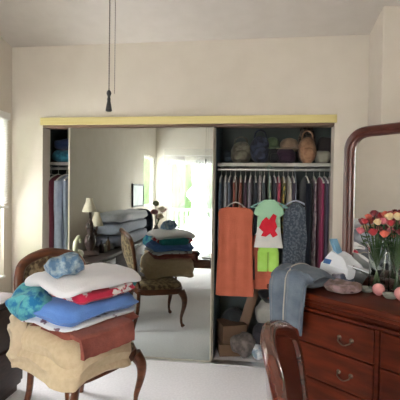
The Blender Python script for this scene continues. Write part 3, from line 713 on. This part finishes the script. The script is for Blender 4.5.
# front facing garments
def front(x, y, top, rows, th, label, cat, m, name, drop, hw, hm, hl, seed=1, **kw):
    h = hanger(x, y, R(90), hl, None, hm, hw, drop)
    o = obj(name, garment(rows, th, seed, **kw), m); o.location = (x, y, 0); o.rotation_euler.z = R(90); tag(o, label, cat); return o
m_coral = cloth('coral_cotton', (.52, .14, .085), (.45, .12, .07), 9)
yF = 3.375
o = front(-.14, yF, 1.4, [(1.315, .085, .6), (1.30, .135, .8), (1.27, .150, 1), (1.22, .143, 1), (1.10, .142, 1), (.90, .148, 1.05), (.57, .162, 1.1)], .05,
      'coral sleeveless dress hanging facing out on the right side of the closet', 'dress', m_coral, 'coral_dress', .23, .09, m_steel, 'wire hanger of the coral dress', 2, waves=3, amp=.006)
o = front(.085, 3.46, 1.4, [(1.10, .03, .5), (1.06, .10, 1), (.90, .10, 1), (.62, .105, 1.1)], .04, 'second coral garment hanging right beside the coral dress, lower', 'garment', cloth('rust_orange', (.50, .13, .08)), 'coral_skirt', .48, .09, m_steel, 'wire hanger of the lower coral garment', 3, waves=3, amp=.006)
m_mint = mat('mint_plastic', (.22, .42, .38), .4)
ts = thing('child_shirt', 'mint green and white t-shirt with red print hanging facing out', 'shirt', (.135, 3.335, 0), 0)
m_mintf = cloth('mint_cotton', (.32, .56, .38), (.36, .60, .42), 10)
def rot90(o): o.rotation_euler.z = R(90); return o
rot90(obj('shirt_top', garment([(1.385, .04, .5), (1.36, .07, .8), (1.315, .112, 1), (1.27, .125, 1), (1.245, .092, 1), (1.20, .094, 1), (1.16, .096, 1)], .040, 4, 3, .004), m_mintf, ts))
rot90(obj('shirt_front', garment([(1.16, .096, 1), (1.10, .10, 1), (1.03, .112, 1.1), (.99, .118, 1.1)], .040, 4, 3, .004), cloth('white_cotton', (.70, .70, .68), (.62, .64, .63), 12), ts))
def blob2d(pts, y, m, par, name):
    bm = BM(); pts = [(x*1.12, z*1.12-.10) for x, z in pts]; a = [bm.verts.new((x, y, z)) for x, z in pts]; b = [bm.verts.new((x, y+.012, z)) for x, z in pts]; bm.faces.new(a); bm.faces.new(b[::-1])
    for i in range(len(pts)): j = (i+1) % len(pts); bm.faces.new((a[i], a[j], b[j], b[i]))
    return obj(name, bm, m, par, False)
m_red = cloth('red_print', (.62, .02, .04))
blob2d([(-.072, 1.12), (-.05, 1.17), (-.02, 1.20), (.0, 1.18), (.03, 1.225), (.055, 1.21), (.045, 1.17), (.06, 1.13), (.045, 1.10), (.065, 1.07), (.03, 1.05), (.01, 1.08), (-.02, 1.055), (-.055, 1.06), (-.04, 1.09)], -.030, m_red, ts, 'red_print')
rot90(obj('shirt_panel', garment([(1.225, .060, 1), (1.15, .066, 1)], .046, 4, 3, .003), cloth('white_cotton_panel', (.66, .70, .64)), ts))
hanger(.135, 3.335, R(90), 'mint green plastic hanger spreading the t-shirt and grey blouse', None, m_mint, .15, .21)
lg = thing('lime_shorts', 'bright lime green shorts hanging below the mint t-shirt', 'shorts', (.135, 3.35, 0))
m_lime = cloth('lime_cotton', (.34, .62, .10), (.42, .70, .16), 10)
rot90(obj('waist', garment([(1.01, .075, .9), (.95, .085, 1)], .035, 3, 3, .004), m_lime, lg))
for s in (-1, 1):
    o = rot90(obj('trouser_leg', garment([(.955, .043, 1), (.82, .043, 1), (.79, .040, 1)], .035, 3+s, 3, .004), m_lime, lg)); o.location.x = s*.044
o = front(.355, 3.40, 1.4, [(1.36, .03, .5), (1.32, .07, .8), (1.27, .10, 1), (1.15, .10, 1), (1.0, .098, 1.05), (.80, .105, 1.1)], .05,
      'grey-blue dotted blouse hanging facing out right of the mint t-shirt', 'blouse', cloth('grey_dots', (.05, .065, .09), (.12, .14, .17), 60, kind='noise', lo=.45, hi=.6), 'patterned_blouse', .21, .11, mat('lilac_plastic', (.42, .46, .58), .4), 'pale lilac hanger of the grey-blue dotted blouse', 5, waves=3, amp=.007)
# left side of closet
side_garment(-1.905, .95, (.05, .06, .08), None, 'charcoal garment against the left end of the closet', seed=41, where='')
side_garment(-1.835, 1.0, (.15, .035, .055), None, 'burgundy garment in the narrow left opening of the closet', seed=42, th=.07)
side_garment(-1.755, .92, (.36, .42, .52), None, 'pale grey-blue garment in the narrow left opening of the closet', seed=43, th=.08, wd=.2)
side_garment(-1.68, 1.0, (.28, .33, .42), None, 'dusty blue garment next to the mirror door edge on the left', seed=44, th=.05)
def bundle(x, y, z, sx, sy, sz, c, c2, label, cat='bag', p=2.6, amp=.015, seed=0, sc=25, name='handbag', strap=True, flap=True):
    t = thing(name, label, cat, (x, y, z)); m = cc(c, c2, sc, lo=.42, hi=.58) if c2 else cc(c)
    if name == 'handbag': sz *= 1.2; c = tuple(q*.8 for q in c)
    obj('body', soft(sx, sy, sz, p, amp, 10, seed, 30, 16), m, t)
    if strap:
        bm = BM(); tube(bm, smoothpath([(-sx*.32, 0, sz*.86), (-sx*.25, 0, sz*1.12), (0, 0, sz*1.22), (sx*.25, 0, sz*1.12), (sx*.32, 0, sz*.86)], 5), .007, 8); obj('handle', bm, m, t)
    if flap:
        obj('front_pocket', (lambda b: b)(soft(sx*.6, .03, sz*.42, 4, .003, 10, seed)), m, t).location = (0, -sy/2+.004, sz*.14)
    return t
bundle(-1.80, 3.74, 1.70, .26, .30, .13, (.02, .10, .16), (.04, .22, .30), 'dark teal folded bundle on the left closet shelf', 'clothes', 3.5, name='folded_bundle', strap=False, flap=False)
bundle(-1.80, 3.74, 1.83, .24, .28, .10, (.03, .05, .12), None, 'navy folded bundle topping the teal one on the left shelf', 'clothes', 3.5, name='folded_bundle', strap=False, flap=False, seed=3)
Z = 1.704
bundle(-.115, 3.72, Z, .19, .18, .17, (.17, .16, .12), (.10, .09, .07), 'khaki grey handbag at the left of the closet shelf', seed=1)
bundle(-.235, 3.84, Z, .12, .16, .12, (.05, .07, .09), None, 'dark slate pouch left of the khaki handbag', seed=8, strap=False)
bundle(.060, 3.70, Z, .17, .20, .21, (.025, .028, .04), (.05, .06, .10), 'black handbag with navy panel right of the khaki one', seed=2)
bundle(.19, 3.74, Z, .13, .22, .13, (.02, .02, .025), None, 'small black bag wedged beneath the green cap', seed=5, strap=False)
bundle(.285, 3.70, Z, .19, .20, .12, (.045, .025, .045), None, 'dark plum bag lying under the brown hat', seed=6, strap=False)
def cap(x, y, z, c, label, r=.085, brim=.06, m=None, rz=0):
    t = thing('hat', label, 'hat', (x, y, z), rz); m = m or cc(c)
    bm = BM(); lathe(bm, [(r, 0), (r*1.0, .03), (r*.92, .06), (r*.7, .085), (r*.3, .098), (.001, .10)], 20); obj('crown', bm, m, t)
    bm = BM(); n = 24; rings = [[((q)*math.cos(2*PI*k/n), (q)*math.sin(2*PI*k/n), zz+.012*math.cos(4*PI*k/n)*(q/r-1)) for k in range(n)] for q, zz in ((r*.98, .004), (r+brim, -.008), (r+brim, -.004), (r*.98, .010))]
    loft(bm, rings, True); obj('brim', bm, m, t)
cap(.17, 3.71, Z+.145, (.09, .13, .07), 'olive green cap perched on the black bags of the shelf', .06, .03)
cap(.32, 3.71, Z+.135, (.26, .18, .12), 'brown hat lying on top of the plum bag', .085, .045)
bundle(.475, 3.66, Z, .15, .16, .20, (.34, .19, .11), (.26, .14, .08), 'tan leather handbag standing on the closet shelf', seed=7)
bundle(.49, 3.86, Z, .17, .14, .30, (.12, .09, .07), (.03, .025, .02), 'dark mottled tote behind the tan handbag', seed=9, strap=True, flap=False, sc=40)
bundle(.61, 3.70, Z, .12, .16, .12, (.40, .37, .30), None, 'off-white folded towel at the right end of the shelf', 'towel', 3.5, seed=10, strap=False, flap=False, name='folded_towel')
bundle(.66, 3.86, Z, .14, .14, .22, (.06, .05, .05), None, 'dark box-like bag behind the off-white towel', 'bag', 4, seed=12, strap=False, flap=False)

# closet floor
def cbox(x, y, z, sx, sy, sz, c, label, rz=0):
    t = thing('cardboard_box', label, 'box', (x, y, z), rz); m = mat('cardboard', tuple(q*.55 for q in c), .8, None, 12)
    bm = BM(); w_, d_ = sx/2, sy/2; box(bm, -w_, w_, -d_, d_, 0, sz, .004); obj('body', bm, m, t)
    bm = BM(); box(bm, -w_-.003, -.004, -d_-.003, d_+.003, sz, sz+.004); box(bm, .004, w_+.003, -d_-.003, d_+.003, sz, sz+.004); obj('flap', bm, m, t)
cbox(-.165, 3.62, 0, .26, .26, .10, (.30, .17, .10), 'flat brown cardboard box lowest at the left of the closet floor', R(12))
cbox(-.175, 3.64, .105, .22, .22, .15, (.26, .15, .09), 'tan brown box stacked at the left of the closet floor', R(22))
pl = thing('wooden_plank', 'tan wooden plank leaning in the closet below the coral dress', 'plank', (-.04, 3.60, .0))
bm = BM(); box(bm, -.045, .045, -.012, .012, .0, .78, .003)
bmesh.ops.rotate(bm, verts=bm.verts, cent=(0, 0, 0), matrix=Matrix.Rotation(R(17), 3, 'Y')@Matrix.Rotation(R(-10), 3, 'X'))
obj('board', bm, mat('tan_wood', (.17, .09, .045), .5, (.13, .065, .035), 10, stretch=(1, 1, .2)), pl); pl.location = (-.13, 3.62, .012)
def heap(x, y, sx, sy, sz, c, label, seed, z=0, c2=None, cat='clothes', name='crumpled_garment', sc=25):
    item(name, label, cat, soft(sx, sy, sz, 2.1, .035, 9, seed, 36, 18, crease=.1), cc(c, c2, sc, lo=.42, hi=.58) if c2 else cc(c), (x, y, z), seed)
heap(-.05, 3.53, .24, .22, .20, (.10, .085, .08), 'dark brown crumpled garment in the middle of the closet floor', 51, c2=(.18, .15, .14))
heap(-.15, 3.80, .40, .26, .34, (.06, .065, .07), 'charcoal heap of cloth at the back of the closet floor', 52)
heap(.13, 3.62, .24, .26, .26, (.04, .04, .05), 'black crumpled garment at the right of the closet floor', 53)
heap(.075, 3.48, .12, .14, .12, (.30, .38, .48), 'small blue and white cloth by the dresser on the closet floor', 54, c2=(.70, .72, .74))
heap(.14, 3.66, .24, .20, .22, (.36, .35, .33), 'white crumpled cloth on the heap beside the leaning plank', 55, z=.25)
heap(.16, 3.62, .22, .18, .12, (.02, .02, .022), 'black soft bag on top of the white crumpled cloth', 56, z=.46, cat='bag', name='soft_bag')
